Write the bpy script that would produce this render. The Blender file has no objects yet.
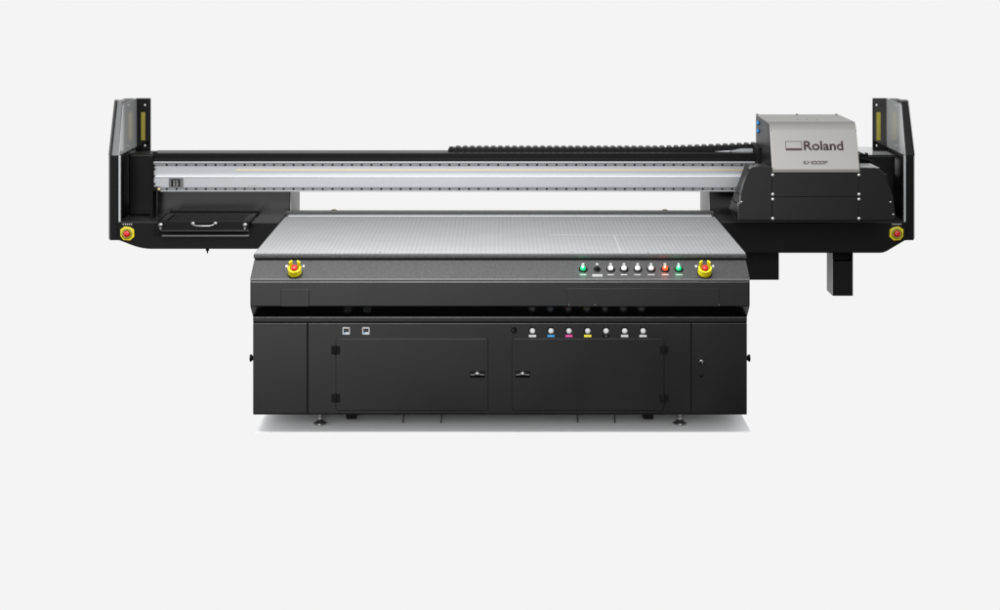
import bpy, bmesh, math, random
from mathutils import Vector, Matrix
random.seed(4)
S = bpy.context.scene
C = S.collection
PI = math.pi
# ---- camera: level view camera, 2.6 m up, lens shifted down ------------------
CY, CZ, F, HZ = -8.6, 2.6, 1560.0, -37.0
def X(px, D): return (px - 500.0) * D / F
def Z(py, D): return CZ - (py - HZ) * D / F
def Y(D): return D + CY
def P(px, py, D): return (X(px, D), Y(D), Z(py, D))

# ---- materials --------------------------------------------------------------
def mat(name, col, rough=0.5, metal=0.0, spec=0.5, grain=0.0, gscale=400.0, bump=0.0, emit=None, estr=0.0, rvar=0.0):
    m = bpy.data.materials.new(name); m.use_nodes = True
    nt = m.node_tree; b = nt.nodes['Principled BSDF']
    b.inputs['Base Color'].default_value = (*col, 1)
    b.inputs['Roughness'].default_value = rough
    b.inputs['Metallic'].default_value = metal
    b.inputs['Specular IOR Level'].default_value = spec
    tc = nt.nodes.new('ShaderNodeTexCoord')
    n = nt.nodes.new('ShaderNodeTexNoise'); n.inputs['Scale'].default_value = gscale; n.inputs['Detail'].default_value = 3
    nt.links.new(tc.outputs['Object'], n.inputs['Vector'])
    if grain:
        r = nt.nodes.new('ShaderNodeMapRange')
        r.inputs['From Min'].default_value = 0.3; r.inputs['From Max'].default_value = 0.7
        r.inputs['To Min'].default_value = 1 - grain; r.inputs['To Max'].default_value = 1 + grain
        nt.links.new(n.outputs['Fac'], r.inputs['Value'])
        v = nt.nodes.new('ShaderNodeVectorMath'); v.operation = 'SCALE'
        v.inputs[0].default_value = col
        nt.links.new(r.outputs['Result'], v.inputs['Scale'])
        nt.links.new(v.outputs['Vector'], b.inputs['Base Color'])
    if rvar:
        n2 = nt.nodes.new('ShaderNodeTexNoise'); n2.inputs['Scale'].default_value = 3.0; n2.inputs['Detail'].default_value = 5
        nt.links.new(tc.outputs['Object'], n2.inputs['Vector'])
        r2 = nt.nodes.new('ShaderNodeMapRange')
        r2.inputs['From Min'].default_value = 0.3; r2.inputs['From Max'].default_value = 0.7
        r2.inputs['To Min'].default_value = rough - rvar; r2.inputs['To Max'].default_value = rough + rvar
        nt.links.new(n2.outputs['Fac'], r2.inputs['Value']); nt.links.new(r2.outputs['Result'], b.inputs['Roughness'])
    if bump:
        bp = nt.nodes.new('ShaderNodeBump'); bp.inputs['Strength'].default_value = bump; bp.inputs['Distance'].default_value = 0.001
        nt.links.new(n.outputs['Fac'], bp.inputs['Height']); nt.links.new(bp.outputs['Normal'], b.inputs['Normal'])
    if emit:
        b.inputs['Emission Color'].default_value = (*emit, 1); b.inputs['Emission Strength'].default_value = estr
    return m

M = {}
M['black'] = mat('black powder coat', (.002, .002, .0022), .22, spec=.5, grain=.15, gscale=260, bump=.05, rvar=.03)
M['panel'] = mat('textured charcoal coat', (.022, .022, .023), .42, spec=.5, grain=.45, gscale=130, bump=.8)
M['edge'] = mat('charcoal and edge highlight', (.065, .065, .067), .35, spec=.6)
M['deep'] = mat('matt black', (.003, .003, .0032), .6, spec=.1)
M['wing'] = mat('satin black sheet', (.0022, .0022, .0024), .38, spec=.14, grain=.12, gscale=200, bump=.06, rvar=.03)
M['wingtop'] = mat('satin charcoal sheet', (.02, .02, .0205), .25, spec=.5, grain=.12, gscale=200)
M['gloss'] = mat('gloss black', (.003, .003, .003), .07, spec=.5)
M['carriage'] = mat('charcoal cover paint', (.003, .003, .0031), .24, spec=.4, grain=.1, gscale=260, bump=.1)
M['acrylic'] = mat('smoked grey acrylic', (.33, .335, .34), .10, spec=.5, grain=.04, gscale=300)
M['front_reflection'] = mat('grey reflection on cover front', (.075, .077, .08), .3, spec=.4, grain=.04, gscale=300)  # grey paints the light reflected by the left cover front
M['acrylic_edge'] = mat('pale acrylic edge', (.33, .34, .35), .3, spec=.5)
M['silver'] = mat('satin anodised aluminium', (.30, .309, .326), .33, metal=.35, grain=.02, gscale=90)
M['bright'] = mat('pale aluminium and highlight', (.60, .61, .64), .3, metal=.4)
M['lip'] = mat('grey aluminium lip', (.26, .27, .285), .35, metal=.3)
M['beamrail'] = mat('grey linear rail', (.13, .137, .145), .35, metal=.3)
M['rail'] = mat('steel rail', (.13, .137, .145), .3, metal=.8)
M['gold'] = mat('brass scale strip', (.50, .42, .27), .35, metal=.6)
M['fold'] = mat('folded guard sheet', (.016, .016, .016), .55, spec=.2)
M['recess'] = mat('recess gloss black', (.0025, .0025, .0025), .16, spec=.2)
M['hood'] = mat('warm silver metallic paint', (.225, .22, .211), .36, metal=.75, spec=.5, grain=.04, gscale=500, bump=.08)
M['screw'] = mat('zinc screw', (.55, .55, .55), .3, metal=.6)
M['chrome'] = mat('chrome', (.25, .245, .24), .2, metal=.9)
M['postside'] = mat('grey plate and side reflection', (.25, .25, .25), .5, spec=.4)
M['yellow'] = mat('yellow plastic', (.52, .44, .004), .35, grain=.03)
M['dullyellow'] = mat('dull yellow label', (.20, .175, .006), .5)
M['red'] = mat('red plastic', (.42, .006, .010), .35)
M['white'] = mat('white plastic', (.62, .62, .62), .3)
M['ink'] = mat('dark print', (.03, .015, .015), .5, spec=.3)
M['cyan'] = mat('cyan print', (.0, .27, .62), .5)
M['magenta'] = mat('magenta print', (.72, .03, .24), .5)
M['labelyellow'] = mat('yellow print', (.85, .75, .02), .5)
M['blue'] = mat('blue button plastic', (.0, .17, .45), .3)
M['greenled'] = mat('green lit lens', (.0, .22, .08), .3, emit=(.0, .55, .17), estr=1.0)
M['redled'] = mat('orange lit lens', (.4, .03, .01), .3, emit=(1.0, .085, .012), estr=1.0)
M['whitedot'] = mat('lens highlight', (.8, .8, .8), .3, emit=(.55, 1, .75), estr=.9)
M['warmdot'] = mat('warm lens highlight', (.8, .5, .3), .3, emit=(1, .45, .12), estr=1.0)
M['print'] = mat('pale print', (.36, .36, .36), .5)
M['chain'] = mat('black cable chain plastic', (.004, .004, .004), .45, spec=.15)
M['floor'] = mat('white studio floor', (.79, .80, .81), .55, spec=.2, grain=.004, gscale=40)

# vacuum table: fine grooves running away from the viewer
def table_mat():
    m = bpy.data.materials.new('grooved vacuum bed aluminium'); m.use_nodes = True
    nt = m.node_tree; b = nt.nodes['Principled BSDF']; L = nt.links.new
    tc = nt.nodes.new('ShaderNodeTexCoord'); sx = nt.nodes.new('ShaderNodeSeparateXYZ'); L(tc.outputs['Object'], sx.inputs[0])
    def mth(op, a, b2=None):
        n = nt.nodes.new('ShaderNodeMath'); n.operation = op
        for i, v in enumerate((a, b2)):
            if v is None: continue
            if isinstance(v, (int, float)): n.inputs[i].default_value = v
            else: L(v, n.inputs[i])
        return n.outputs[0]
    g = mth('SINE', mth('MULTIPLY', sx.outputs['X'], 2 * PI / .0245))
    h = mth('SINE', mth('MULTIPLY', sx.outputs['Y'], 2 * PI / .0245))
    fac = mth('ADD', mth('MULTIPLY', g, .5), mth('MULTIPLY', mth('MULTIPLY', g, h), .12))
    n = nt.nodes.new('ShaderNodeTexNoise'); n.inputs['Scale'].default_value = 6; n.inputs['Detail'].default_value = 4
    L(tc.outputs['Object'], n.inputs['Vector'])
    f2 = mth('ADD', mth('MULTIPLY', fac, .10), mth('MULTIPLY', mth('SUBTRACT', n.outputs['Fac'], .5), .12))
    s = mth('ADD', f2, 1.0)
    v = nt.nodes.new('ShaderNodeVectorMath'); v.operation = 'SCALE'; v.inputs[0].default_value = (.205, .208, .212); L(s, v.inputs['Scale'])
    L(v.outputs['Vector'], b.inputs['Base Color'])
    b.inputs['Metallic'].default_value = .0; b.inputs['Specular IOR Level'].default_value = .0; b.inputs['Roughness'].default_value = .5
    bp = nt.nodes.new('ShaderNodeBump'); bp.inputs['Strength'].default_value = .25; bp.inputs['Distance'].default_value = .0015
    L(g, bp.inputs['Height']); L(bp.outputs['Normal'], b.inputs['Normal'])
    return m
M['table'] = table_mat()

# ---- mesh builder -----------------------------------------------------------
class MB:
    def __init__(s): s.bm = bmesh.new(); s.mats = []
    def mi(s, m):
        if m is None: return 0
        if m not in s.mats: s.mats.append(m)
        return s.mats.index(m)
    def _paint(s, faces, m, smooth=False):
        i = s.mi(m)
        for f in faces: f.material_index = i; f.smooth = smooth
    def box(s, x0, x1, y0, y1, z0, z1, m=None):
        if x0 > x1: x0, x1 = x1, x0
        if y0 > y1: y0, y1 = y1, y0
        if z0 > z1: z0, z1 = z1, z0
        v = [s.bm.verts.new(p) for p in ((x0,y0,z0),(x1,y0,z0),(x1,y1,z0),(x0,y1,z0),(x0,y0,z1),(x1,y0,z1),(x1,y1,z1),(x0,y1,z1))]
        fs = [s.bm.faces.new([v[i] for i in q]) for q in ((3,2,1,0),(4,5,6,7),(0,1,5,4),(1,2,6,5),(2,3,7,6),(3,0,4,7))]
        s._paint(fs, m); return s
    def loft(s, A, B, m=None):      # two matching closed outlines
        a = [s.bm.verts.new(p) for p in A]; b = [s.bm.verts.new(p) for p in B]; n = len(a)
        fs = [s.bm.faces.new([a[i], a[(i+1) % n], b[(i+1) % n], b[i]]) for i in range(n)]
        fs.append(s.bm.faces.new(a[::-1])); fs.append(s.bm.faces.new(b))
        s._paint(fs, m); return s
    def prism_y(s, pts, y0, y1, m=None):     # pts = (x,z)
        return s.loft([(x, y0, z) for x, z in pts], [(x, y1, z) for x, z in pts], m)
    def prism_x(s, pts, x0, x1, m=None):     # pts = (y,z)
        return s.loft([(x0, y, z) for y, z in pts], [(x1, y, z) for y, z in pts], m)
    def lathe(s, prof, mtx, seg=24, m=None, smooth=True):   # prof = (r, h) along local z
        rings = []
        for r, h in prof:
            if r < 1e-6: rings.append([s.bm.verts.new(mtx @ Vector((0, 0, h)))])
            else: rings.append([s.bm.verts.new(mtx @ Vector((r*math.cos(2*PI*k/seg), r*math.sin(2*PI*k/seg), h))) for k in range(seg)])
        fs = []
        for A, B in zip(rings, rings[1:]):
            for k in range(seg):
                q = [A[k % len(A)], A[(k+1) % len(A)], B[(k+1) % len(B)], B[k % len(B)]]
                u = []
                for w in q:
                    if w not in u: u.append(w)
                if len(u) >= 3: fs.append(s.bm.faces.new(u))
        for R in (rings[0], rings[-1]):
            if len(R) > 1: fs.append(s.bm.faces.new(R))
        s._paint(fs, m, smooth); return s
    def tube(s, pts, r, seg=10, m=None):
        pts = [Vector(p) for p in pts]; rings = []
        for i, p in enumerate(pts):
            d = (pts[min(i+1, len(pts)-1)] - pts[max(i-1, 0)]).normalized()
            q = d.to_track_quat('Z', 'Y').to_matrix()
            rings.append([s.bm.verts.new(p + q @ Vector((r*math.cos(2*PI*k/seg), r*math.sin(2*PI*k/seg), 0))) for k in range(seg)])
        fs = []
        for A, B in zip(rings, rings[1:]):
            for k in range(seg): fs.append(s.bm.faces.new([A[k], A[(k+1)%seg], B[(k+1)%seg], B[k]]))
        fs.append(s.bm.faces.new(rings[0][::-1])); fs.append(s.bm.faces.new(rings[-1]))
        s._paint(fs, m, True); return s
    def build(s, name, m, parent=None, bevel=0.0, seg=2, label=None):
        bmesh.ops.recalc_face_normals(s.bm, faces=s.bm.faces)
        me = bpy.data.meshes.new(name); s.bm.to_mesh(me); s.bm.free()
        if s.mats:
            for k in s.mats: me.materials.append(M[k])
        else: me.materials.append(M[m])
        o = bpy.data.objects.new(name, me); C.objects.link(o); o.parent = parent
        if label: o['label'] = label
        if bevel:
            b = o.modifiers.new('bevel', 'BEVEL'); b.width = bevel; b.segments = seg; b.limit_method = 'ANGLE'; b.angle_limit = math.radians(35)
        return o
def front(p):      # local z points to the viewer (-y)
    return Matrix.Translation(p) @ Matrix.Rotation(PI/2, 4, 'X')
def rrect(x0, x1, z0, z1, r, n=5, corners=(1,1,1,1)):   # bl, br, tr, tl
    out = []
    cs = ((x0+r, z0+r, PI), (x1-r, z0+r, 1.5*PI), (x1-r, z1-r, 0), (x0+r, z1-r, PI/2)); raw = ((x0,z0),(x1,z0),(x1,z1),(x0,z1))
    for i, (cx, cz, a) in enumerate(cs):
        if corners[i]: out += [(cx + r*math.cos(a+PI/2*k/n), cz + r*math.sin(a+PI/2*k/n)) for k in range(n+1)]
        else: out.append(raw[i])
    return out
def ptext(body, width, m, parent, name, loc, rot, depth=.0008, bold=0.0, shear=0.0, height=None):
    cu = bpy.data.curves.new(name, 'FONT'); cu.body = body; cu.size = 1; cu.extrude = 0; cu.align_x = 'LEFT'
    cu.offset = bold; cu.shear = shear
    t = bpy.data.objects.new('tmp', cu); C.objects.link(t); bpy.context.view_layer.update()
    dg = bpy.context.evaluated_depsgraph_get()
    me = bpy.data.meshes.new_from_object(t.evaluated_get(dg)); bpy.data.objects.remove(t)
    xs = [v.co.x for v in me.vertices]; ys = [v.co.y for v in me.vertices]
    sx = width / (max(xs) - min(xs)); sy = height / (max(ys) - min(ys)) if height else sx
    bm = bmesh.new(); bm.from_mesh(me)
    for v in bm.verts: v.co = Vector(((v.co.x - min(xs)) * sx, (v.co.y - min(ys)) * sy, 0))
    r = bmesh.ops.extrude_face_region(bm, geom=bm.faces[:])
    for v in [g for g in r['geom'] if isinstance(g, bmesh.types.BMVert)]: v.co.z += depth
    bmesh.ops.recalc_face_normals(bm, faces=bm.faces)
    bm.to_mesh(me); bm.free(); me.materials.clear(); me.materials.append(M[m]); me.name = name
    o = bpy.data.objects.new(name, me); C.objects.link(o); o.parent = parent
    o.matrix_local = Matrix.Translation(loc) @ rot
    return o

# ---- the printer ------------------------------------------------------------
PR = bpy.data.objects.new('flatbed_printer', None); C.objects.link(PR)
PR.empty_display_size = .3
PR['label'] = 'large black flatbed printer with silver print head hood and wide gantry over a grey bed'
PR['category'] = 'printer'

DB = 8.50; DC = 8.60; DT = 8.63
HW = 1.362                      # half width of table unit
# floor
fb = bmesh.new(); fb.faces.new([fb.verts.new(p) for p in ((-1.355, .04, 0), (1.39, .04, 0), (1.39, 1.34, 0), (-1.355, 1.34, 0))])
fm = bpy.data.meshes.new('floor'); fb.to_mesh(fm); fb.free(); fm.materials.append(M['floor'])
fo = bpy.data.objects.new('floor', fm); C.objects.link(fo); fo['kind'] = 'structure'; fo['label'] = 'plain white studio floor under the printer'

# -- table unit upper body (swept profile across x): front apron
zt = .990
def sweep(pts, x0, x1, name, m, parent=PR, bevel=.003): return MB().prism_x(pts, x0, x1).build(name, m, parent, bevel)
zA = Z(281, DB); zB = Z(307, DB); zc0 = Z(317.5, DC)
DS = 8.615
apron = MB()
apron.prism_x([(Y(DB), zB), (Y(DB), zA - .0), (Y(DB)+.10, zA+.0), (Y(DB)+.3, zB)], -HW, HW)
apron = apron.build('front_apron', 'black', PR, .007, 3)
# slanting glossy underside between apron and cabinet
MB().prism_x([(Y(DB)+.012, zB-.001), (Y(DC)+.006, zc0+.001), (Y(DC)+.28, zc0+.004), (Y(DB)+.28, zB-.001)], -HW, HW).build('shadow_gap', 'recess', PR, label='glossy black recess strip under the front apron')
# sloping control panel
zs0, zs1 = Z(278.6, DB+.004), Z(260.5, DS)
panel = MB().loft([(-HW, Y(DB)+.003, zs0), (-HW+.004, Y(DS), zs1), (-HW+.004, Y(DS)+.25, zs1), (-HW, Y(DS)+.25, zs0)],
                  [(HW, Y(DB)+.003, zs0), (HW-.004, Y(DS), zs1), (HW-.004, Y(DS)+.25, zs1), (HW, Y(DS)+.25, zs0)]).build('control_panel', 'panel', PR, .002)
MB().box(-HW, HW, Y(DB)-.002, Y(DB)+.1, zA+.0005, zs0-.0005).build('panel_edge_highlight', 'edge', PR, .003, label='bevelled edge strip painted pale as a highlight, under the control panel')  # highlight on the bevel painted in as a paler colour
# apron seams (hatch outlines)
def seam(parent, x0, x1, z0, z1, y, w=.0022, top=True, bottom=False, name='hatch', m='black', gap='deep'):
    # a hatch cover standing 1.5 mm proud, dark joint round it
    g = MB().prism_y(rrect(x0-w, x1+w, z0-w, z1+w, .008), y-.0008, y+.001, gap)
    g.prism_y(rrect(x0, x1, z0, z1, .006), y-.0022, y+.001, m)
    return g.build(name, m, parent, .0009, 1)
seam(apron, X(281,DB), X(309,DB), zB+.004, Z(289,DB), Y(DB), w=.002)
seam(apron, X(567,DB), X(719.5,DB), zB+.004, Z(288.5,DB), Y(DB), w=.0012)
for px in (569, 595, 719):
    MB().lathe([(0, .004), (.003, .003), (.0035, 0)], front((X(px, DB), Y(DB)-.0022, zB+.012)), 10).build('screw', 'edge', apron)

# -- bed
fr = MB()
fr.box(-HW, HW, Y(DT)-.012, Y(DT)+.02, zs1+.012, zt-.001)                     # front rail
fr.box(-HW, -HW+.02, Y(DT)+.02, Y(9.93), zs1, zt-.001); fr.box(HW-.02, HW, Y(DT)+.02, Y(9.93), zs1, zt-.001)
fr.box(-HW+.02, HW-.02, Y(DT)+.05, Y(9.93), zs1-.1, zt-.03)
fr.box(-HW, HW, Y(9.935), Y(9.985), zt-.08, Z(211.3, 9.935))
frame = fr.build('bed_frame', 'panel', PR, .003)
MB().box(-HW+.006, HW-.006, Y(DS)+.012, Y(DS)+.05, zs1-.02, zs1+.011).build('bed_joint', 'deep', PR)
zx = zt
bed = MB().box(-HW+.004, HW-.004, Y(DT)+.0, Y(9.87), zt-.0008, zt+.006).build('vacuum_bed', 'table', PR, .001)
MB().box(-HW+.02, HW-.02, Y(9.872), Y(9.93), zt-.001, zt+.010).build('bed_back_strip', 'acrylic_edge', PR, .002)
zb = zt + .006
DD = 1.604 * F / (235 + 37)
MB().box(X(548, DD), HW-.004, Y(DD)-.0015, Y(DD)+.0015, zb, zb+.0006).build('bed_joint_line', 'acrylic_edge', bed)
MB().box(X(614, DD)-.002, X(614, DD)+.002, Y(DT)+.004, Y(DD)-.002, zb, zb+.0006).build('bed_joint_line', 'acrylic_edge', bed)
for px in (380, 572, 648):
    MB().lathe([(0, .002), (.004, .0015), (.004, 0)], Matrix.Translation((X(px, DT), Y(DT)+.014, zb)), 10).build('bed_hole', 'deep', bed)

# -- cabinet
zc1 = Z(414, DC)
CX0, CX1 = X(253, DC), X(747, DC)
cab = MB().box(CX0, CX1, Y(DC)+.004, Y(9.85), zc1, zc0+.004).build('cabinet', 'black', PR, .004)
# top lip, three face panels with joints between
zl = Z(322.2, DC)
MB().box(CX0, CX1, Y(DC)-.002, Y(DC)+.02, zl+.001, zc0).build('cabinet_lip', 'carriage', PR, .003)
MB().box(CX0+.002, CX1-.002, Y(DC)+.001, Y(DC)+.01, zl-.006, zl).build('cabinet_groove', 'deep', PR)
xs = [CX0, X(307.6, DC), X(691.4, DC), CX1]
zp = zl-.006
for i in range(3):
    MB().box(xs[i]+(.003 if i else 0), xs[i+1]-(.003 if i < 2 else 0), Y(DC), Y(DC)+.02, zc1+.001, zp).build('face_panel', 'black', PR, .0025)
MB().box(xs[1]-.004, xs[1]+.004, Y(DC)+.002, Y(DC)+.012, zc1+.002, zp-.001).build('panel_joint', 'deep', PR)
MB().box(xs[2]-.004, xs[2]+.004, Y(DC)+.002, Y(DC)+.012, zc1+.002, zp-.001).build('panel_joint', 'deep', PR)
MB().box(CX0+.001, CX1-.001, Y(DC)+.0015, Y(DC)+.03, zc1-.004, zc1).build('cabinet_bottom_edge', 'deep', PR)
yF = Y(DC)
def door(px0, px1, hx, lx0, lx1, lab):
    x0, x1, z0, z1 = X(px0, DC), X(px1, DC), Z(410.3, DC), Z(338.6, DC)
    g = MB()
    g.prism_y(rrect(x0-.0022, x1+.0022, z0-.0022, z1+.0022, .016), yF-.0006, yF+.002, 'deep')
    g.prism_y(rrect(x0, x1, z0, z1, .014), yF-.0028, yF+.002, 'black')
    d = g.build('cabinet_door', 'black', PR, .0014, 2, label=lab)
    for py in (350, 398):
        h = MB(); cx, cz = X(hx, DC), Z(py, DC)
        h.box(cx-.024, cx-.004, yF-.007, yF-.003, cz-.022, cz+.022); h.box(cx+.004, cx+.024, yF-.007, yF-.003, cz-.022, cz+.022)
        h.tube([(cx, yF-.009, cz-.025), (cx, yF-.009, cz+.025)], .006)
        for a in (-1, 1):
            for b in (-1, 1):
                h.lathe([(0, .003), (.0035, .002), (.004, 0)], front((cx+a*.015, yF-.007, cz+b*.012)), 10, 'deep')
        h.mats = ['deep'] if not h.mats else h.mats
        h.build('hinge', 'deep', d, .001)
    la = MB(); a, b = X(lx0, DC), X(lx1, DC); t, u = Z(370.6, DC), Z(377.6, DC)
    la.box(a, b, yF-.005, yF-.0028, u, t, 'deep')
    la.box(a+.001, b-.001, yF-.0056, yF-.005, (t+u)/2+.003, t-.001, 'deep')
    la.prism_x([(yF-.0056, (t+u)/2+.002), (yF-.012, (t+u)/2-.004), (yF-.0056, u+.004)], a+.004, b-.004, 'black')
    cm = (a+b)/2
    la.tube([(cm-.014, yF-.016, t-.013), (cm, yF-.020, t-.004), (cm+.012, yF-.016, t-.012)], .0045, 10, 'chrome')
    la.lathe([(0, .020), (.007, .018), (.008, 0)], front((cm, yF-.004, t-.012)), 14, 'screw')
    la.build('latch', 'black', d, .0008)
    return d
door(336, 488, 335.7, 470, 485, 'left cabinet door with hinges at its left edge')
door(512, 664, 664, 515.5, 530, 'right cabinet door with hinges at its right edge')
# gauges
for px in (346.3, 366):
    cx, cz = X(px, DC), Z(330.7, DC); g = MB()
    g.prism_y(rrect(cx-.020, cx+.020, cz-.020, cz+.020, .004), yF-.006, yF, 'screw')
    g.box(cx-.014, cx+.014, yF-.0068, yF-.006, cz-.006, cz+.013, 'deep')
    g.box(cx-.013, cx-.005, yF-.0068, yF-.006, cz-.015, cz-.0065, 'cyan')
    g.box(cx-.002, cx+.013, yF-.0068, yF-.006, cz-.015, cz-.0065, 'white')
    for k in (-.0065, .0035):
        g.box(cx+k-.003, cx+k+.004, yF-.0072, yF-.0068, cz+.001, cz+.008, 'edge')
    g.build('pressure_gauge', 'screw', PR, .0008, 1)
# row of push buttons with ink colour labels
for px, lm in zip((532.5, 551, 569, 587.7, 606, 624.6, 643), ('white', 'cyan', 'magenta', 'labelyellow', 'deep', 'white', 'white')):
    cx, cz = X(px, DC), Z(330.6, DC)
    g = MB(); g.lathe([(.0, .004), (.0, .004), (.0185, .004), (.020, 0)], front((cx-.001, yF, cz+.001)), 24)
    b = g.build('ink_button', 'deep', PR)
    MB().lathe([(0, .014), (.010, .0135), (.0145, .011), (.0155, .004)], front((cx, yF, cz)), 24).build('button_cap', 'white', b)
    lb = MB().box(cx-.0195, cx+.0195, yF-.0016, yF, Z(337, DC), Z(334.8, DC), lm)
    zc = (Z(337, DC) + Z(334.8, DC))/2
    if lm == 'deep': lb.box(cx-.003, cx+.003, yF-.002, yF-.0016, zc-.002, zc+.002, 'print')
    else:
        for k in (-.007, -.002, .003): lb.box(cx+k, cx+k+.003, yF-.002, yF-.0016, zc-.0022, zc+.0022, 'print')
    lb.build('colour_label', 'white', b)
# socket left of the row
g = MB(); c = (X(514, DC), yF, Z(330.3, DC))
g.lathe([(.0, .006), (.009, .006), (.011, .009), (.016, .008), (.017, 0)], front(c), 20, 'deep')
g.lathe([(0, .011), (.004, .0105), (.0045, .005)], front((c[0]-.005, c[1], c[2]+.003)), 10, 'edge')
g.build('key_socket', 'deep', PR)
# lock and hole on the right panel
g = MB(); c = Vector((X(701.6, DC), yF, Z(361.5, DC)))
g.lathe([(0, .012), (.010, .012), (.014, .008), (.015, 0)], front(c), 20, 'carriage')
g.tube([c+Vector((-.018, -.016, -.004)), c+Vector((-.003, -.022, .012)), c+Vector((.016, -.016, -.004))], .005, 8, 'chrome')
g.tube([c+Vector((0, -.02, .008)), c+Vector((.004, -.02, -.018))], .004, 8, 'rail')
g.build('turn_lock', 'chrome', PR)
MB().lathe([(0, .0012), (.0125, .0012), (.0135, 0)], front((X(701, DC), yF, Z(375, DC))), 24).build('round_hole', 'deep', PR)
# side knobs
for sgn, px in ((-1, 253), (1, 747)):
    cx = X(px, DC); cz = Z(363.6, DC); g = MB()
    mt = Matrix.Translation((cx, yF+.12, cz)) @ Matrix.Rotation(sgn*PI/2, 4, 'Y')
    g.lathe([(.007, 0), (.007, .016), (.013, .020), (.021, .030), (.019, .036), (0, .038)], mt, 18, 'deep')
    g.build('side_knob', 'deep', PR)
# feet
for px, D in ((320, 8.80), (680, 8.80), (320, 9.6), (680, 9.6)):
    x = X(px, 8.8); y = Y(D)
    g = MB(); T = Matrix.Translation((x, y, 0))
    g.lathe([(.038, 0), (.042, .006), (.038, .012), (.020, .020), (.016, .028)], T, 28, 'chrome')
    g.lathe([(.015, .026), (.015, zc1+.01)], T, 20, 'screw')
    g.lathe([(.019, .040), (.019, .050)], T, 6, 'rail', False)
    g.build('levelling_foot', 'rail', PR)
for px0, px1 in ((346, 356.5), (643, 653.5)):
    MB().box(X(px0, 8.75), X(px1, 8.75), Y(8.75), Y(8.85), Z(419.5, 8.75), zc1).build('bottom_bracket', 'deep', PR, .006)
for px, k in ((404, -1), (442, -1), (577, 1), (614, 1)):
    x = X(px, 8.8); MB().tube([(x-.004*k, Y(8.82), zc1), (x, Y(8.8), zc1-.03), (x+.004*k, Y(8.78), Z(422.0, 8.8))], .0032, 8, 'wing').build('drain_tube', 'deep', PR)

# -- control buttons on the slope
nrm = Vector((0, -(zs1-zs0), (Y(DS)-Y(DB)-.003))).normalized()
def on_slope(px, py):
    # intersect the camera ray with the slope plane (the real place of the button)
    o = Vector((0, CY, CZ)); d = Vector(((px-500)/F, 1, -(py-HZ)/F)); p0 = Vector((0, Y(DB)+.003, zs0))
    return o + d * ((p0-o).dot(nrm) / d.dot(nrm))
slope = Matrix.Rotation(math.atan2(-nrm.y, nrm.z), 4, 'X')
tilt = slope.to_3x3()
def sl(px, py): return Matrix.Translation(on_slope(px, py)) @ slope
cols = ['greenled', 'deep', 'white', 'white', 'white', 'white', 'redled', 'greenled']
for px, cm in zip((583, 597, 610.6, 624, 637.6, 651, 665, 678.6), cols):
    T = sl(px, 269.2)
    kr = .8 if cm == 'deep' else 1.0
    g = MB(); g.lathe([(0, .004), (.0225*kr, .004), (.025*kr, 0)], T @ Matrix.Translation((.001, -.001, 0)), 24); b = g.build('control_button', 'deep', PR)
    ks = .72 if cm == 'deep' else .92
    MB().lathe([(0, .019), (.008*ks, .0185), (.014*ks, .015), (.0165*ks, .009), (.0165*ks, .003)], T, 24).build('button_cap', cm, b, label={'greenled': 'lit green button cap', 'redled': 'lit orange red button cap', 'deep': 'black knob', 'white': None}[cm])
    if cm in ('greenled', 'redled'):
        MB().lathe([(0, .0205), (.004, .0203), (.006, .0185)], T @ Matrix.Translation((-.002, .002, 0)), 12).build('lit_core', 'whitedot' if cm == 'greenled' else 'warmdot', b)
        pl = bpy.data.lights.new('button_glow', 'POINT'); po = bpy.data.objects.new('button_glow', pl); C.objects.link(po); po.parent = b
        po.location = T @ Vector((0, 0, .026)); pl.shadow_soft_size = .008; pl.energy = .10 if cm == 'greenled' else .15
        pl.color = (.0, 1, .35) if cm == 'greenled' else (1, .12, .03)
    T2 = sl(px, 274.8); w = .017 if cm != 'deep' else .026
    q = MB(); s = -w
    while s < w:
        e = s + random.uniform(.003, .0055)
        for dz in ((0, -.010) if cm == 'deep' else (0,)):
            q.loft([T2 @ Vector((s, -.003+dz, .0003)), T2 @ Vector((e, -.003+dz, .0003)), T2 @ Vector((e, .003+dz, .0003)), T2 @ Vector((s, .003+dz, .0003))],
                   [T2 @ Vector((s, -.003+dz, .0009)), T2 @ Vector((e, -.003+dz, .0009)), T2 @ Vector((e, .003+dz, .0009)), T2 @ Vector((s, .003+dz, .0009))])
        s = e + .0014
    q.build('button_caption', 'print', b)
    T3 = sl(px, 264.2); q = MB(); q.lathe([(.0075, 0), (.0075, .0008), (.0045, .0008), (.0045, 0)], T3, 12)
    q.loft([T3 @ Vector(p) for p in ((-.0015, -.003, .0002), (.0015, -.003, .0002), (.0015, .008, .0002), (-.0015, .008, .0002))],
           [T3 @ Vector(p) for p in ((-.0015, -.003, .0012), (.0015, -.003, .0012), (.0015, .008, .0012), (-.0015, .008, .0012))])
    q.build('button_symbol', 'print', b)

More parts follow.
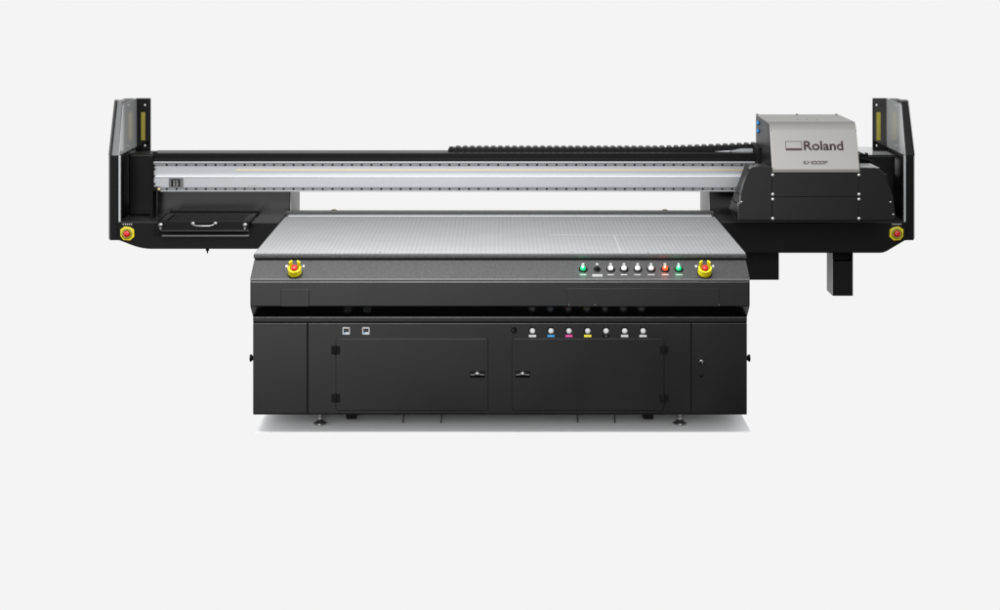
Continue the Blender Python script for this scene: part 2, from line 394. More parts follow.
# -- emergency stops
def estop(T, r, label, rise=.03, notch=None):
    g = MB(); g.lathe([(r*1.08, 0), (r*1.08, rise*.15), (r*.95, rise*.15)], T, 28, 'deep')
    g.lathe([(r, rise*.1), (r, rise*.55), (r*.93, rise*.62), (r*.80, rise*.62), (r*.62, rise*.30), (0, rise*.30)], T, 28, 'yellow')
    if notch is not None:                                   # guard walls open at the top
        for a0, a1, h in notch:
            n = 8; inn = []; 
            A = []; B = []
            for k in range(n+1):
                a = a0 + (a1-a0)*k/n
                A.append(((r*1.0)*math.cos(a), (r*1.0)*math.sin(a)))
            for k in range(n, -1, -1):
                a = a0 + (a1-a0)*k/n
                A.append(((r*.74)*math.cos(a), (r*.74)*math.sin(a)))
            g.loft([T @ Vector((x, y, rise*.5)) for x, y in A], [T @ Vector((x, y, h)) for x, y in A], 'yellow')
    o = g.build('emergency_stop', 'yellow', PR, .0008, 1, label=label)
    MB().lathe([(r*.25, rise*.3), (r*.25, rise*.7), (r*.44, rise*.75), (r*.50, rise*.95), (r*.44, rise*1.15), (r*.2, rise*1.25), (0, rise*1.26)], T, 24).build('stop_button', 'red', o)
    return o
R = math.radians
NT = [(R(28), R(66), .070), (R(114), R(152), .070), (R(160), R(380), .046)]
for px, lb in ((295, 'emergency stop at the left end of the control panel'), (704.5, 'emergency stop at the right end of the control panel')):
    e = estop(sl(px, 273.6), .037, lb, .045, NT)
    T = sl(px, 266.3)
    for a, b in ((-.052, -.040), (.042, .052)):
        q = MB(); q.loft([T @ Vector(p) for p in ((a, -.006, .0003), (b, -.006, .0003), (b, .008, .0003), (a, .008, .0003))],
               [T @ Vector(p) for p in ((a, -.006, .001), (b, -.006, .001), (b, .008, .001), (a, .008, .001))])
        q.build('stop_caption', 'print', e)

# -- gantry ------------------------------------------------------------------
DG = 9.70      # front of the wing bases
DW = 10.0      # wall behind
zbt = Z(222.5, DG)
GX0, GX1 = X(105.5, DG), X(918, DG)
IX0, IX1 = X(118.4, DG), X(906, DG)
# left wing base: outline with rounded lower corner
L = [(IX0-.01, Z(240, DG))]
for k in range(9):
    t = k/8; L.append((X(118+33*t, DG), Z(240 + 9*math.sin(t*PI/2)**1.1, DG)))
L += [(-HW-.01, Z(249, DG)), (-HW-.01, zbt), (IX0-.01, zbt)]
wb = MB().prism_y(L, Y(DG), Y(10.45)).build('wing_base', 'wing', PR, .004, label='left wing base of the gantry')
Rr = [(HW+.01, Z(253, DG)), (X(880, DG), Z(253, DG))]
for k in range(1, 6):
    t = k/5; Rr.append((X(880+9*t, DG), Z(253 - 3.0*t*t, DG)))
Rr += [(X(905, DG), Z(240.5, DG)), (IX1+.01, Z(240.5, DG)), (IX1+.01, zbt), (HW+.01, zbt)]
wbr = MB().prism_y(Rr, Y(DG), Y(10.45)).build('wing_base', 'wing', PR, .004, label='right wing base of the gantry')
# tops
MB().box(IX0, -HW-.01, Y(DG)+.006, Y(DW), zbt+.0005, zbt+.003).build('wing_top_plate', 'wingtop', PR, label='charcoal top plate of the left wing')
MB().box(HW+.01, IX1, Y(DG)+.006, Y(DW), zbt+.0005, zbt+.003).build('wing_top_plate', 'wingtop', PR, label='charcoal top plate of the right wing')
# rear walls and posts
zw = Z(155, DW)
PX = X(290, DW)
for sgn in (-1, 1):
    x0, x1 = sorted((sgn*abs(PX), (X(153.5, DW) if sgn < 0 else IX1-.002)))
    g = MB().box(x0, x1, Y(DW), Y(10.46), zbt-.13, Z(176, DW), 'carriage')
    w = g.build('rear_housing', 'carriage', PR, .003)
    xi = sgn*abs(PX)
    MB().box(xi-sgn*.001, xi-sgn*.004, Y(DW)+.004, Y(10.455), zbt-.12, Z(186, DW)).build('housing_side_reflection', 'postside', w)  # grey face paints the reflection on the housing's inner side
# end boxes (dark housings behind the beam ends)
zbx = Z(154.6, 9.98)
MB().prism_y(rrect(IX0+.002, X(153.3, 9.95), zbt+.003, Z(154, 9.95), .02, corners=(0,0,0,0)), Y(9.95), Y(10.14)).build('end_housing', 'wing', PR, .012, 3, label='black housing inside the left end')
MB().box(X(862, 9.96), IX1-.004, Y(9.95), Y(9.996), zbt+.003, Z(155.3, 9.95)).build('end_housing', 'wing', PR, .01, 3, label='black housing inside the right end')
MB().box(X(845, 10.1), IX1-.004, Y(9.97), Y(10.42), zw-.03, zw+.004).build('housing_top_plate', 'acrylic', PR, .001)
# end covers
zTop = Z(101, 9.8); zWl = Z(98, 10.175); zK = Z(156, DG); zBot = Z(240.3, DG)
def end_cover(s, xo, xi, nm):
    # swept side profile, front leaning back above the knee
    yf, yt = Y(DG), Y(9.80)
    th = .022
    # lower and upper front frame (solid column), outer edge chamfered
    ch = .028
    def ring(yfront, z): return [(xi, yfront, z), (xo - s*ch, yfront, z), (xo - s*.008, yfront+.05, z), (xo, yfront+.12, z), (xi, yfront+.12, z)]
    def taper(yfront, z, k): return [(xi, yfront, z), (xo - s*(ch+k), yfront, z), (xo - s*(.008+k), yfront+.05, z), (xo-s*k, yfront+.12, z), (xi, yfront+.12, z)]
    col = MB()
    col.loft(ring(yf, zBot), ring(yf, zK))
    o = col.build('end_cover', 'wing', PR, .003, label=nm + ' end cover of the gantry')
    up = MB(); up.loft(ring(yf, zK+.001), taper(yt, zTop, .012)); 
    up.build('cover_front', 'front_reflection' if s < 0 else 'wing', o, .004)
    if s < 0:   # black edge band along the outer chamfer
        def band(yfront, z, k): return [(xo - s*(ch+k-.0), yfront-.002, z), (xo - s*(.006+k), yfront+.05, z), (xo-s*(k-.002), yfront+.12, z), (xo-s*(.01+k), yfront+.10, z), (xo - s*(ch+k+.012), yfront-.002, z)]
        MB().loft(band(yf, zK, 0), band(yt, zTop+.001, .012)).build('cover_edge', 'wing', o, .001)
    else:
        def band(yfront, z, k): return [(xo - s*(ch+k-.01), yfront+.012, z), (xo - s*(.003+k), yfront+.05, z), (xo-s*(k-.001), yfront+.12, z), (xo-s*(.012+k), yfront+.08, z)]
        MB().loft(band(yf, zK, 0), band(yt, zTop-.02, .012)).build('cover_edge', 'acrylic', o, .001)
    # side wall going back
    xw = xi + s*.012
    MB().box(xw, xo, yf+.1205, Y(10.46), zBot, zK).build('side_wall', 'wing', o, .003)
    MB().box(xw, xo-s*.004, Y(9.80)+.1205, Y(10.174), zK+.001, zWl-.001).build('side_wall', 'wing', o, .003)
    # smoked grey liner on the inner face of the upper wall (glossy: it mirrors the label)
    ln = MB(); y0, y1 = Y(9.80)+.02, Y(10.174)
    pts = [(yf+.006, zK+.004), (Y(9.80)+.004, zWl-.016), (Y(9.80)+.02, zWl-.004), (y1, zWl), (y1, zK+.004)]
    ln.prism_x(pts, xi, xi - s*.004)
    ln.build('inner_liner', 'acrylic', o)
    # pale vertical trim at the opening
    MB().box(xi-s*.0, xi-s*.012, yf+.002, yf+.02, zbt+.003, zK+.002).build('edge_trim', 'acrylic_edge', o, .002)
    for k in range(3):
        MB().lathe([(0, .0015), (.0045, .0015), (.005, 0)], front((xi+s*.016, yf, Z((223.5, 229, 234.5)[k], DG))), 10).build('screw', 'deep', o)
    for k in range(7):   # row of screws on the outer side
        zz = zBot + .06 + k*.075
        T = Matrix.Translation((xo, yf+.16, zz)) @ Matrix.Rotation(s*PI/2, 4, 'Y')
        MB().lathe([(0, .006), (.006, .005), (.007, 0)], T, 10).build('screw', 'wing', o)
    # slim inner tower with the yellow label
    tx0, tx1 = sorted((xi + s*.01, xi - s*.093))
    t = MB().box(tx0, tx1, Y(10.175), Y(10.195), zw+.004, Z(98, 10.18)).build('sensor_tower', 'gloss', PR, .006)
    lx = (X(143.3, 10.18) if s < 0 else X(878.3, 10.18))
    MB().box(lx-.0135, lx+.0135, Y(10.175)-.001, Y(10.175), Z(140, 10.18), Z(112, 10.18)).build('warning_label', 'dullyellow', t)
    for py, dx in ((105, .012), (145.5, .012)):
        g = MB(); sx_ = -1 if s < 0 else 1
        g.lathe([(0, .004), (.007, .003), (.008, 0)], front((lx + (dx if s < 0 else -dx), Y(10.175), Z(py, 10.18))), 14, 'screw')
        k = lx + (-.016 if s < 0 else .016)
        g.tube([(k, Y(10.172), Z(py-3.5, 10.18)), (k, Y(10.172), Z(py, 10.18)), (k+.01, Y(10.172), Z(py+.6, 10.18))], .0022, 8, 'carriage')
        g.build('screw', 'screw', t)
    return o
end_cover(-1, GX0, IX0, 'left')
end_cover(1, GX1, IX1, 'right')
# e-stops on the wings
for px, py, lb in ((127.3, 233.4, 'emergency stop on the left wing'), (896.4, 233.4, 'emergency stop on the right wing')):
    T = front((X(px, DG), Y(DG), Z(py, DG)))
    e = estop(T, .040, lb, .020)
    s = -1 if px < 500 else 1
    q = MB(); q.prism_y([(X(px + s*a, DG), Z(py + b, DG)) for a, b in ((-7.0, -4), (-7.4, 3), (-3, 6.8), (3.5, 6.2), (6.4, 2.6), (6.6, -4.2), (2.2, -7.2), (-3.4, -6.4))], Y(DG)-.012, Y(DG)-.001)
    q.build('stop_plate', 'yellow', e, .002)
    MB().lathe([(.034, .0), (.034, .0142), (.020, .0142), (.020, 0)], T, 28).build('stop_ring', 'dullyellow', e)
    q = MB()
    for k in range(5): q.box(X(px-4.5+k*2.0, DG), X(px-4.5+k*2.0+1.3, DG), Y(DG)-.001, Y(DG), Z(py-8.7, DG), Z(py-9.7, DG))
    q.build('stop_caption', 'print', e)
# rear e-stops just peeping over the bed
for px in (334, 665):
    D = 10.15
    T = Matrix.Translation((X(px, D), Y(D), Z(209.6, D)-.034)) @ Matrix.Rotation(-1.35, 4, 'X')
    estop(T, .034, 'emergency stop at the back of the bed seen over its rim', .03)
MB().box(-HW, HW, Y(10.0), Y(10.3), .60, Z(216, 10.1)).build('rear_apron', 'black', PR, .004)
# hanging supports
MB().box(1.0, X(779, 9.9), Y(9.9), Y(10.3), Z(280, 9.9), Z(252, 9.72)).build('support_block', 'wing', PR, .003)
g = MB().box(X(833, 9.85), X(853, 9.85), Y(9.85), Y(10.02), Z(296, 9.85), Z(261.5, 9.85), 'wing')
g.box(X(834.5, 9.86), X(851, 9.86), Y(9.9), Y(10.0), Z(261.5, 9.85), Z(251, 9.85), 'deep')
st = g.build('support_leg', 'wing', PR, .003)
x0 = X(833, 9.85)
MB().box(x0-.004, x0-.001, Y(9.852), Y(10.018), Z(296, 9.85)+.002, Z(250, 9.85)).build('leg_side_plate', 'postside', st)
MB().box(X(851.5, 9.85), X(853, 9.85), Y(9.852), Y(10.0), Z(261.5, 9.85), Z(250, 9.85)).build('leg_flange', 'wing', st)
# little bolt under the left wing
MB().lathe([(.010, 0), (.012, .012), (.005, .014), (.004, .030)], Matrix.Translation((X(207.5, 9.75), Y(9.75), Z(248.8, 9.75)+.002)) @ Matrix.Rotation(PI, 4, 'X'), 12).build('drain_bolt', 'deep', PR)

# -- tray on the left wing
DTY = 9.63
tx0, tx1 = X(157.2, DTY), X(249.3, DTY)
ztt = Z(221.6, DTY)
tr = MB()
tr.box(tx0, tx1, Y(DTY), Y(DTY)+.012, Z(230.6, DTY), ztt, 'wing')
tr.box(tx0, tx0+.045, Y(DTY)+.012, Y(9.95), zbt+.003, ztt, 'carriage'); tr.box(tx1-.045, tx1, Y(DTY)+.012, Y(9.95), zbt+.003, ztt, 'carriage')
tr.box(tx0+.045, tx1-.045, Y(DTY)+.012, Y(DTY)+.04, zbt+.003, ztt, 'carriage'); tr.box(tx0+.045, tx1-.045, Y(9.92), Y(9.95), zbt+.003, ztt, 'carriage')
tr.box(tx0+.047, tx1-.047, Y(DTY)+.042, Y(9.918), zbt+.003, ztt-.006, 'wing')
tr.box(tx0-.006, tx1+.006, Y(9.952), Y(9.962), zbt+.003, ztt+.001, 'deep')
tr.box(tx0-.010, tx0-.001, Y(DTY)+.04, Y(9.95), zbt+.003, ztt+.001, 'deep')
tray = tr.build('maintenance_tray', 'wing', PR, .0015, 1)
MB().box(X(161, DTY), tx1, Y(DTY)-.008, Y(DTY)+.0, Z(231.4, DTY), Z(230, DTY)).build('tray_lip', 'carriage', tray, .002)
MB().box(X(161, DTY), X(248.5, DTY), Y(DTY)+.02, Y(DG)-.0005, Z(237.2, DTY), Z(235.8, DTY)).build('tray_lip', 'edge', tray, .002)
MB().box(X(154.5, DG), X(249, DG), Y(DG)-.002, Y(DG), Z(236, DG), Z(231.4, DG)).build('tray_slot', 'deep', tray)
MB().box(X(154.3, DG), X(160.5, DG), Y(DG)-.003, Y(DG)-.001, Z(236, DG), Z(223.5, DG)).build('tray_slot', 'deep', tray)
hy = Y(DTY); h = MB(); a, b, zz = X(193, DTY), X(215.5, DTY), Z(223.8, DTY)
pts = [(a, hy, zz), (a, hy-.02, zz), (a+.012, hy-.03, zz-.004), (a+.03, hy-.033, zz-.008), (b-.03, hy-.033, zz-.008), (b-.012, hy-.03, zz-.004), (b, hy-.02, zz), (b, hy, zz)]
h.tube(pts, .0052, 10, 'chrome')
for c in (a, b): h.lathe([(0, .012), (.010, .011), (.014, .006), (.015, 0)], front((c, hy, zz)), 16, 'chrome')
h.build('tray_handle', 'chrome', tray)
for px in (161.6, 245.8):
    k = MB(); T = front((X(px, DTY), hy, Z(224.6, DTY)))
    k.lathe([(.008, 0), (.008, .012), (.015, .016), (.016, .026), (.009, .031), (0, .032)], T, 18, 'chrome')
    k.tube([(X(px, DTY), hy-.02, Z(225, DTY)), (X(px, DTY)-.002, hy-.022, Z(229, DTY))], .006, 8, 'screw')
    k.build('tray_knob', 'chrome', tray)

# -- beam
DM = 9.86
bx0, bx1 = X(153.8, DM), X(862, DM)
z = lambda py: Z(py, DM)
y = Y(DM)
beam = MB()
prof = [(y+.0, z(187.2)), (y+.0, z(178.4)), (y+.006, z(177.6)), (y-.004, z(175.6)), (y+.004, z(174)), (y+.004, z(165.4)), (y+.10, z(165.4)), (y+.10, z(187.2))]
beam.prism_x(prof, bx0, bx1)
beam = beam.build('gantry_beam', 'silver', PR, .0012)
MB().prism_x([(y+.0055, z(178.0)), (y-.006, z(176.9)), (y-.006, z(175.9)), (y+.0035, z(174.6))], bx0+.001, bx1).build('beam_highlight', 'bright', beam, .0008)  # pale strip paints the highlight along the beam
def rail(pa, pb, yy, name, xa):
    g = MB(); g.box(xa, bx1, yy, yy+.08, z(pb), z(pa), 'beamrail')
    zz = z((pa+pb)/2 + .3)
    px = 167.0
    while px < 742:
        g.lathe([(0, .0016), (.0068, .0016), (.0074, 0)], front((X(px, DM-.0), yy, zz)), 10, 'deep'); px += 9.74
    return g.build(name, 'rail', beam, .0008, 1, label='steel rail with a row of dark screws')
MB().box(bx0, bx1, y-.012, y+.09, z(163.0), z(161.2)).build('beam_cover_lip', 'lip', beam, .001)
rail(163.1, 165.5, y-.006, 'linear_rail', bx0)
rail(187.1, 190.0, y-.004, 'linear_rail', X(160.5, DM))
MB().box(X(160.5, DM), bx1, y-.008, y+.09, z(191.4), z(190.05)).build('beam_bottom_lip', 'lip', beam, .001)
MB().box(X(236, DM), bx1-.1, y+.0015, y+.0045, z(170.6), z(169.2)).build('encoder_strip', 'gold', beam)
# dark top rail of the beam
g = MB()
g.box(X(153, DM), bx1, y-.006, y+.13, z(161.0), z(157.8), 'wing'); g.box(X(153, DM), bx1, y+.0, y+.13, z(157.7), z(155.2), 'deep'); g.box(X(153, DM), bx1, y-.004, y+.15, z(155.1), z(153.0), 'wing')
g.build('beam_top_rail', 'wing', PR, .002)
g = MB(); g.box(X(150.5, DM), X(153.6, DM), y-.02, y+.08, z(222), z(156), 'deep')
for py in (160, 164.5, 168, 175, 183): g.box(X(153.2, DM), X(155.4, DM), y-.012, y, z(py+1.6), z(py), 'deep')
g.box(X(153.4, DM), X(160, DM), y-.012, y+.02, z(191), z(186.6), 'deep')
g.box(X(152.5, DM), X(156, DM), y-.01, y+.05, z(153), z(151.6), 'wing')
g.build('beam_end_bracket', 'deep', PR, .002)
MB().lathe([(0, .012), (.010, .012), (.011, 0)], front((X(159.6, DM), y-.012, z(188.8))), 12).build('brass_stop', 'gold', PR)
d = MB(); d.box(X(169, DM), X(183.2, DM), y-.006, y, z(187), z(178.2), 'edge'); d.box(X(171.5, DM), X(180.2, DM), y-.008, y-.006, z(186.2), z(179), 'deep')
for px in (173.6, 176.6):
    for py in (180.4, 182.6, 184.6): d.box(X(px, DM), X(px+1.7, DM), y-.0086, y-.008, z(py+.8), z(py), 'print')
d.build('beam_display', 'edge', beam)
for px in (248.5, 252, 255.5): MB().lathe([(0, .001), (.003, .001), (.003, 0)], front((X(px, DM), y, z(185.6))), 8).build('pin_hole', 'rail', beam)

# -- cable chain
ch = MB(); n = 0
def chain_z(px):
    if px < 650: return 148.9
    t = (px-650)/105.0; return 148.9 - 3.6*t**1.5 if t > 0 else 148.9
px = 451.0; D = 10.0
while px < 762:
    ct = chain_z(px) + (1.0 if px < 455 else 0); w = 2.75
    x0, x1 = X(px-w, D), X(px+w, D)
    top, bot = Z(ct-2.6, D), Z(ct+3.0, D)
    ch.prism_y([(x0-.004, bot), (x1-.006, bot), (x1+.004, (top+bot)/2), (x1-.006, top), (x0+.006, top), (x0-.002, (top+bot)/2)], Y(D)-.05, Y(D)+.05, 'chain')
    ch.box(x0+.012, x1-.012, Y(D)-.056, Y(D)+.05, bot+.006, (top+bot)/2+.004, 'wing')
    px += 7.05
ch.prism_y([(X(446.5, D), Z(152.5, D)), (X(449, D), Z(149.6, D)), (X(453, D), Z(148.6, D)), (X(453, D), Z(152.5, D))], Y(D)-.05, Y(D)+.05, 'chain')
ch.prism_x([(Y(D)-.045, Z(152.8, D)), (Y(D)-.045, Z(147.3, D)), (Y(D)+.04, Z(147.3, D)), (Y(D)+.04, Z(152.8, D))], X(450, D), X(664, D), 'chain')
ch.loft([P(663, 147.3, D-.045), P(763, 143.6, D-.045), P(763, 149.0, D-.045), P(700, 152.4, D-.045), P(663, 152.8, D-.045)],
        [P(663, 147.3, D+.04), P(763, 143.6, D+.04), P(763, 149.0, D+.04), P(700, 152.4, D+.04), P(663, 152.8, D+.04)], 'chain')
ch.build('cable_chain', 'chain', PR, .0015, 1)
MB().loft([P(698, 153.0, 9.94), P(700, 152.4, 9.94), P(730, 150.4, 9.94), P(729.6, 153.0, 9.94)], [P(698, 153.0, 9.97), P(700, 152.4, 9.97), P(730, 150.4, 9.97), P(729.6, 153.0, 9.97)]).build('chain_support', 'bright', PR)
MB().loft([P(730.5, 153.0, 9.93), P(730.5, 150.6, 9.93), P(741, 148.4, 9.93), P(760, 148.2, 9.93), P(763, 153.0, 9.93)], [P(730.5, 153.0, 9.97), P(730.5, 150.6, 9.97), P(741, 148.4, 9.97), P(760, 148.2, 9.97), P(763, 153.0, 9.97)]).build('chain_support', 'silver', PR)

# -- carriage
DF = 9.31; DFT = 9.43; DK = 9.90
hx0, hx1 = X(772, DF), X(860, DF)
zh0, zh1 = Z(172.3, DF), Z(121.8, DFT)
ro = .035
prof = [(Y(DF), zh0)]
SL = .40                                     # lean of the front plate
pA = (Y(DF) + SL*(zh1-.045-zh0), zh1-.045); pM = (Y(DF) + SL*(zh1-zh0), zh1); pB = (pM[0]+.04, zh1)
for k in range(0, 9):
    t = k/8; prof.append(tuple((1-t)**2*pA[i] + 2*t*(1-t)*pM[i] + t*t*pB[i] for i in (0, 1)))
prof += [(pM[0]+.06, zh1), (Y(DK), zh1), (Y(DK), zh1-.012), (Y(DFT)+.02, zh1-.06), (Y(DF)+.02, zh0)]
hood = MB(); n = len(prof)
xl = [hx0 + (0 if i == 0 or i == n-1 else .004) for i in range(n)]
hood.loft([(hx0+.003, a, b) for a, b in prof], [(hx1, a, b) for a, b in prof])
hood = hood.build('print_head_hood', 'hood', PR, .002)
for f in hood.data.polygons:
    if abs(f.normal.x) < .5: f.use_smooth = False
# folded bottom band, darker line
MB().box(hx0+.004, hx1-.001, Y(DF)-.003, Y(DF)+.01, zh0-.0005, Z(169.2, DF)).build('hood_bottom_fold', 'hood', hood, .002)
# inner body with the dark left cheek
MB().loft([(hx0, Y(DF)+.012, zh0), (hx0, Y(DFT)+.01, zh1-.012), (hx0, Y(DK)-.004, zh1-.006), (hx0, Y(DK)-.004, Z(170, DK))],
          [(hx1-.006, Y(DF)+.022, zh0), (hx1-.006, Y(DFT)+.02, zh1-.022), (hx1-.006, Y(DK)-.004, zh1-.014), (hx1-.006, Y(DK)-.004, Z(170, DK))]).build('carriage_body', 'wing', PR, .001)
for py in (123, 131):
    D = 9.79; xx = hx0
    T = Matrix.Translation((xx, Y(D), Z(py, D))) @ Matrix.Rotation(-PI/2, 4, 'Y')
    MB().lathe([(0, .012), (.010, .011), (.013, .008), (.014, 0)], T, 18).build('side_button', 'blue', hood)
    T = Matrix.Translation((xx, Y(D), Z(py+4.2, D))) @ Matrix.Rotation(-PI/2, 4, 'Y')
    MB().lathe([(0, .003), (.006, .002), (.006, 0)], T, 10).build('screw', 'edge', hood)
# hood screws
sl_ = SL
lean = math.atan(sl_)
def hoodpt(px, py):
    o = Vector((0, CY, CZ)); d = Vector(((px-500)/F, 1, -(py-HZ)/F)); n_ = Vector((0, -1, sl_)).normalized(); p0 = Vector((0, Y(DF), zh0))
    return o + d * ((p0-o).dot(n_) / d.dot(n_))
hrot = Matrix.Rotation(PI/2 - lean, 4, 'X')
for px, py in ((771.3, 130.3), (855.8, 130.6), (774.2, 170), (859, 169.8)):
    MB().lathe([(0, .002), (.0035, .0018), (.004, 0)], Matrix.Translation(hoodpt(px, py)) @ hrot, 10).build('screw', 'edge', hood)
for px, py in ((797.5, 119.6), (806.5, 119.2), (816.5, 119.8)):
    D = (CZ-zh1)*F/(py-HZ)
    MB().lathe([(0, .002), (.006, .0018), (.007, 0)], Matrix.Translation((X(px, D), Y(D), zh1)), 10).build('screw', 'rail', hood)
for px in (755.8, 795.5, 835):
    MB().lathe([(0, .007), (.006, .006), (.007, 0)], Matrix.Translation((X(px, DK)+.004, Y(DK)-.02, zh1)), 10).build('screw', 'rail', hood)
# lettering
p = hoodpt(804, 150.2); w = X(843.5, DF+.05) - X(804, DF+.05)
ptext('Roland', w, 'ink', hood, 'brand_lettering', p + Vector((0, -.001, 0)), hrot, bold=.022, height=.058)
q = hoodpt(785.8, 150.4); wl = X(802.3, DF+.05) - X(785.8, DF+.05); Tm = Matrix.Translation(q) @ hrot
lg = MB()
def bar(x0, x1, y0, y1, h=.0015): lg.loft([Tm @ Vector((a, b, 0)) for a, b in ((x0,y0),(x1,y0),(x1,y1),(x0,y1))], [Tm @ Vector((a, b, h)) for a, b in ((x0,y0),(x1,y0),(x1,y1),(x0,y1))])
H = .057
bar(0, wl, 0, .014); bar(0, .0035, .0142, H-.0032); bar(wl-.0035, wl, .0142, H-.0032); bar(0, wl, H-.003, H)
lg.build('brand_emblem', 'ink', hood)
p = hoodpt(803.3, 164.3)
Tq = Matrix.Translation(p) @ hrot
WL = X(828.3, DF+.03) - X(803.3, DF+.03); h = .0215; t = .0042; ml = MB(); u = WL / 8.15
def stroke(x0, x1, y0, y1):
    q = [(x0 + .18*y0, y0), (x1 + .18*y0, y0), (x1 + .18*y1, y1), (x0 + .18*y1, y1)]
    ml.loft([Tq @ Vector((a, b, .0002)) for a, b in q], [Tq @ Vector((a, b, .0012)) for a, b in q])
cx = 0
for c in 'IU-1000F':
    wd = {'I': .45, '-': .75, '1': .6}.get(c, 1.27) * u; g = u*.18; L_, R_ = cx, cx + wd - g; b_ = t*1.25
    if c in 'I1': stroke(R_-b_, R_, 0, h)
    if c == '1': stroke(L_, R_-b_, h-t, h)
    if c in 'U0': stroke(L_, L_+b_, t*.6, h - (t*.6 if c == '0' else 0)); stroke(R_-b_, R_, t*.6, h - (t*.6 if c == '0' else 0)); stroke(L_+t*.6, R_-t*.6, 0, t)
    if c == '0': stroke(L_+t*.6, R_-t*.6, h-t, h)
    if c == '-': stroke(L_, R_, h*.42, h*.42+t)
    if c == 'F': stroke(L_, L_+b_, 0, h); stroke(L_+b_, R_, h-t, h); stroke(L_+b_, R_-.15*u, h*.42, h*.42+t)
    cx += wd
ml.build('model_lettering', 'ink', hood)

# lower covers
zcb = Z(220, DF)
def cover(pts, y1, name, lab=None, bev=.002):
    return MB().prism_y([(X(a, DF), Z(b, DF)) for a, b in pts], Y(DF), y1).build(name, 'carriage', PR, bev, label=lab)
left = [(772, 220), (739.4, 220), (739, 213), (738.3, 204.6), (740.4, 203.2), (740.8, 194.5), (743.6, 184), (749.3, 168.8), (752.5, 166.8), (772, 166.8)]
lc = cover(left, Y(DF)+.05, 'carriage_cover', 'left carriage cover with a stepped outer edge')
# stepped bellows edge behind it
st = MB()
def step(pts, d0, d1, m='carriage'): st.loft([P(a, b, d0) for a, b in pts], [P(a, b, d1) for a, b in pts], m)
def fold(fr_, bk_, m): st.loft([P(a, b, DF+.055) for a, b in fr_], [P(a, b, DF+.25) for a, b in bk_], m)
fold([(770, 166), (750, 167.5), (743, 184), (740.2, 194.3), (770, 194.3)], [(770, 164), (745.5, 162.8), (738, 183), (734.8, 190.3), (770, 190.3)], 'fold')
fold([(770, 195.8), (740, 195.8), (738, 204), (770, 204)], [(770, 191.3), (734.2, 191.3), (732.4, 198.8), (770, 198.8)], 'fold')
fold([(770, 205.6), (737.6, 205.6), (739, 213), (770, 213)], [(770, 199.6), (731.5, 199.6), (729, 208.8), (770, 208.8)], 'fold')
fold([(770, 214), (738.8, 214), (739, 220), (770, 220)], [(770, 209.6), (730, 209.6), (736, 219), (770, 219)], 'deep')
step([(749, 168), (751, 163.6), (753.5, 166.4), (756.5, 163.4), (760, 166), (764, 168)], DF+.06, DF+.16, 'edge')
st.build('stepped_guard', 'carriage', PR, .002)
cover([(772.6, 196.7), (859, 196.7), (859, 173.2), (772.6, 173.2)], Y(DF)+.2, 'carriage_cover', 'upper middle carriage cover')
cover([(772.6, 220), (859, 220), (859, 197.4), (772.6, 197.4)], Y(DF)+.2, 'carriage_cover', 'lower middle carriage cover')
right = [(859.6, 220), (893.6, 220), (895.2, 216), (893.2, 200), (891.4, 193.5), (884.8, 174.8), (881.5, 170.5), (876, 168), (859.6, 167.8)]
rc = cover(right, Y(DF)+.16, 'carriage_cover', 'right carriage cover with a sloping outer edge')
MB().prism_y([(X(a, DF), Z(b, DF)) for a, b in ((745, 221), (892, 221), (888, 175), (756, 172))], Y(DF)+.003, Y(DF)+.155).build('cover_joint', 'deep', PR)
g = MB(); g.box(X(739.5, DF), X(894, DF), Y(DF)+.004, Y(DF)+.35, Z(221.8, DF), Z(220.2, DF), 'deep'); g.build('carriage_base_plate', 'deep', PR)
for sx in (772.8, 859):
    for py in (174.9, 194.2, 199.2, 218.4):
        MB().lathe([(0, .0055), (.005, .005), (.0085, .002), (.009, 0)], front((X(sx, DF), Y(DF), Z(py, DF))), 14).build('screw', 'screw', PR)
for px, py in ((741.6, 201.7), (890.6, 202), (893.2, 214.3)):
    MB().lathe([(0, .004), (.0045, .003), (.005, 0)], front((X(px, DF), Y(DF), Z(py, DF))), 12).build('screw', 'screw', PR)
# bits between hood and right end: dark hub, curved hose, pale top plate
g = MB(); D = 9.55
g.box(X(858, D), X(868, D), Y(D), Y(D)+.25, Z(163.5, D), Z(156, D), 'deep')
g.tube([P(858, 158, D), P(866, 159.5, D), P(873, 162.5, D), P(880, 168, D)], .012, 10, 'deep')
for k in range(4): g.box(X(859+k*2.6, D), X(860.6+k*2.6, D), Y(D), Y(D)+.05, Z(156, D), Z(154.2-(k % 2), D), 'wing')
g.build('cable_hub', 'deep', PR, .002)
MB().loft([P(860, 166.8, DF+.03), P(876, 166.8, DF+.03), P(880, 168, DF+.03), P(860, 168, DF+.03)], [P(860, 163.4, DF+.16), P(871, 163.4, DF+.16), P(876, 166, DF+.16), P(860, 166, DF+.16)]).build('cover_top_plate', 'postside', PR)
# black block joining hood to chain
MB().box(X(756, 9.8), X(773, 9.8), Y(9.72), Y(9.96), Z(168, 9.8), Z(146, 9.8)).build('chain_anchor', 'deep', PR, .004)

# ---- camera, light ----------------------------------------------------------
cam = bpy.data.cameras.new('camera'); co = bpy.data.objects.new('camera', cam); C.objects.link(co)
co.location = (0, CY, CZ); co.rotation_euler = (PI/2, 0, 0)
cam.sensor_width = 36; cam.lens = 36*F/1000; cam.shift_y = (HZ - 305)/1000.0; cam.clip_end = 200
S.camera = co

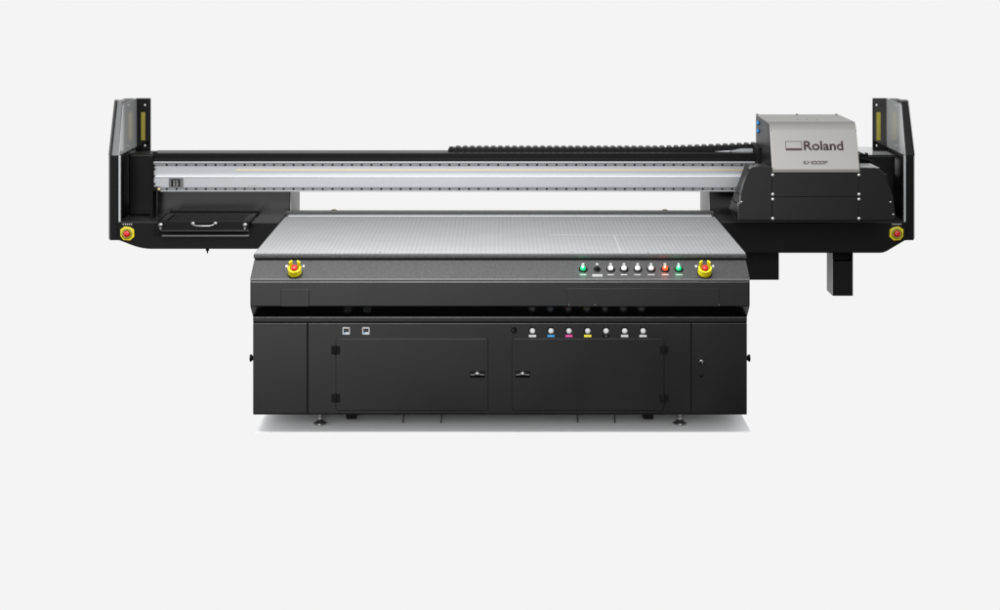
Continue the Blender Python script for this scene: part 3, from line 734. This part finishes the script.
BG = .905
w = bpy.data.worlds.new('World'); S.world = w; w.use_nodes = True
nt = w.node_tree; bg = nt.nodes['Background']; Lk = nt.links.new
tc = nt.nodes.new('ShaderNodeTexCoord'); sp = nt.nodes.new('ShaderNodeSeparateXYZ'); Lk(tc.outputs['Generated'], sp.inputs[0])
def rng(src, a, b, c, d, smooth=True):
    r = nt.nodes.new('ShaderNodeMapRange'); r.interpolation_type = 'SMOOTHSTEP' if smooth else 'LINEAR'
    for k, v in zip(('From Min', 'From Max', 'To Min', 'To Max'), (a, b, c, d)): r.inputs[k].default_value = v
    Lk(src, r.inputs['Value']); return r.outputs['Result']
def mm(op, a, b):
    n = nt.nodes.new('ShaderNodeMath'); n.operation = op
    for i, v in enumerate((a, b)):
        if isinstance(v, (int, float)): n.inputs[i].default_value = v
        else: Lk(v, n.inputs[i])
    return n.outputs[0]
xv, yv, zv = sp.outputs
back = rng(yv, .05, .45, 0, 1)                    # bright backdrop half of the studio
leftb = mm('MULTIPLY', rng(xv, -.20, .12, 1.0, 0.0), rng(xv, -.29, -.19, .1, 1.0))              # brightness added to the world at front left, for the black panels
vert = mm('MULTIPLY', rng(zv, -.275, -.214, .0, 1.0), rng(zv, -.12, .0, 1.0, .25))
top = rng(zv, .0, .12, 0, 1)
patch = mm('MULTIPLY', mm('MULTIPLY', rng(zv, -.185, -.15, 0, 1), rng(zv, -.12, -.03, 1, 0)), rng(xv, .10, .24, 3.4, 0))  # bright patch added to the world to grade the carriage covers
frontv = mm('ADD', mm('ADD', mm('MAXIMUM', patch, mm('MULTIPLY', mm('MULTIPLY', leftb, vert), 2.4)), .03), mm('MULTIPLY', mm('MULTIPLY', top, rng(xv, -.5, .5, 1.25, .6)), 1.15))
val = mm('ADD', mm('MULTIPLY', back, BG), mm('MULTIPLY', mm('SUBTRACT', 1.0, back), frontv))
val = mm('ADD', val, mm('MULTIPLY', mm('MULTIPLY', rng(zv, .74, .84, 0, 1), rng(zv, .92, .97, 1, 0)), mm('MULTIPLY', mm('SUBTRACT', 1.0, back), .8)))  # bright band added high in the world for the hood's rounded edge
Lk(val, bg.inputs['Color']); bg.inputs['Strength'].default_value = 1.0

su = bpy.data.lights.new('key_light', 'SUN'); so = bpy.data.objects.new('key_light', su); C.objects.link(so)
su.energy = 1.5; su.angle = R(20)
dirv = Vector((.14, 2.5, -1.0)).normalized()
so.rotation_euler = dirv.to_track_quat('-Z', 'Y').to_euler()
al = bpy.data.lights.new('overhead_bed_fill', 'AREA'); ao = bpy.data.objects.new('overhead_bed_fill', al); C.objects.link(ao)  # unseen lamp added above to grade the bed front to back
al.shape = 'RECTANGLE'; al.size = 3.0; al.size_y = .4; al.energy = 130
ao.location = (-.5, -.9, 2.50)
S.view_settings.view_transform = 'Standard'; S.view_settings.look = 'None'; S.view_settings.exposure = 0; S.view_settings.gamma = 1
S.cycles.max_bounces = 6
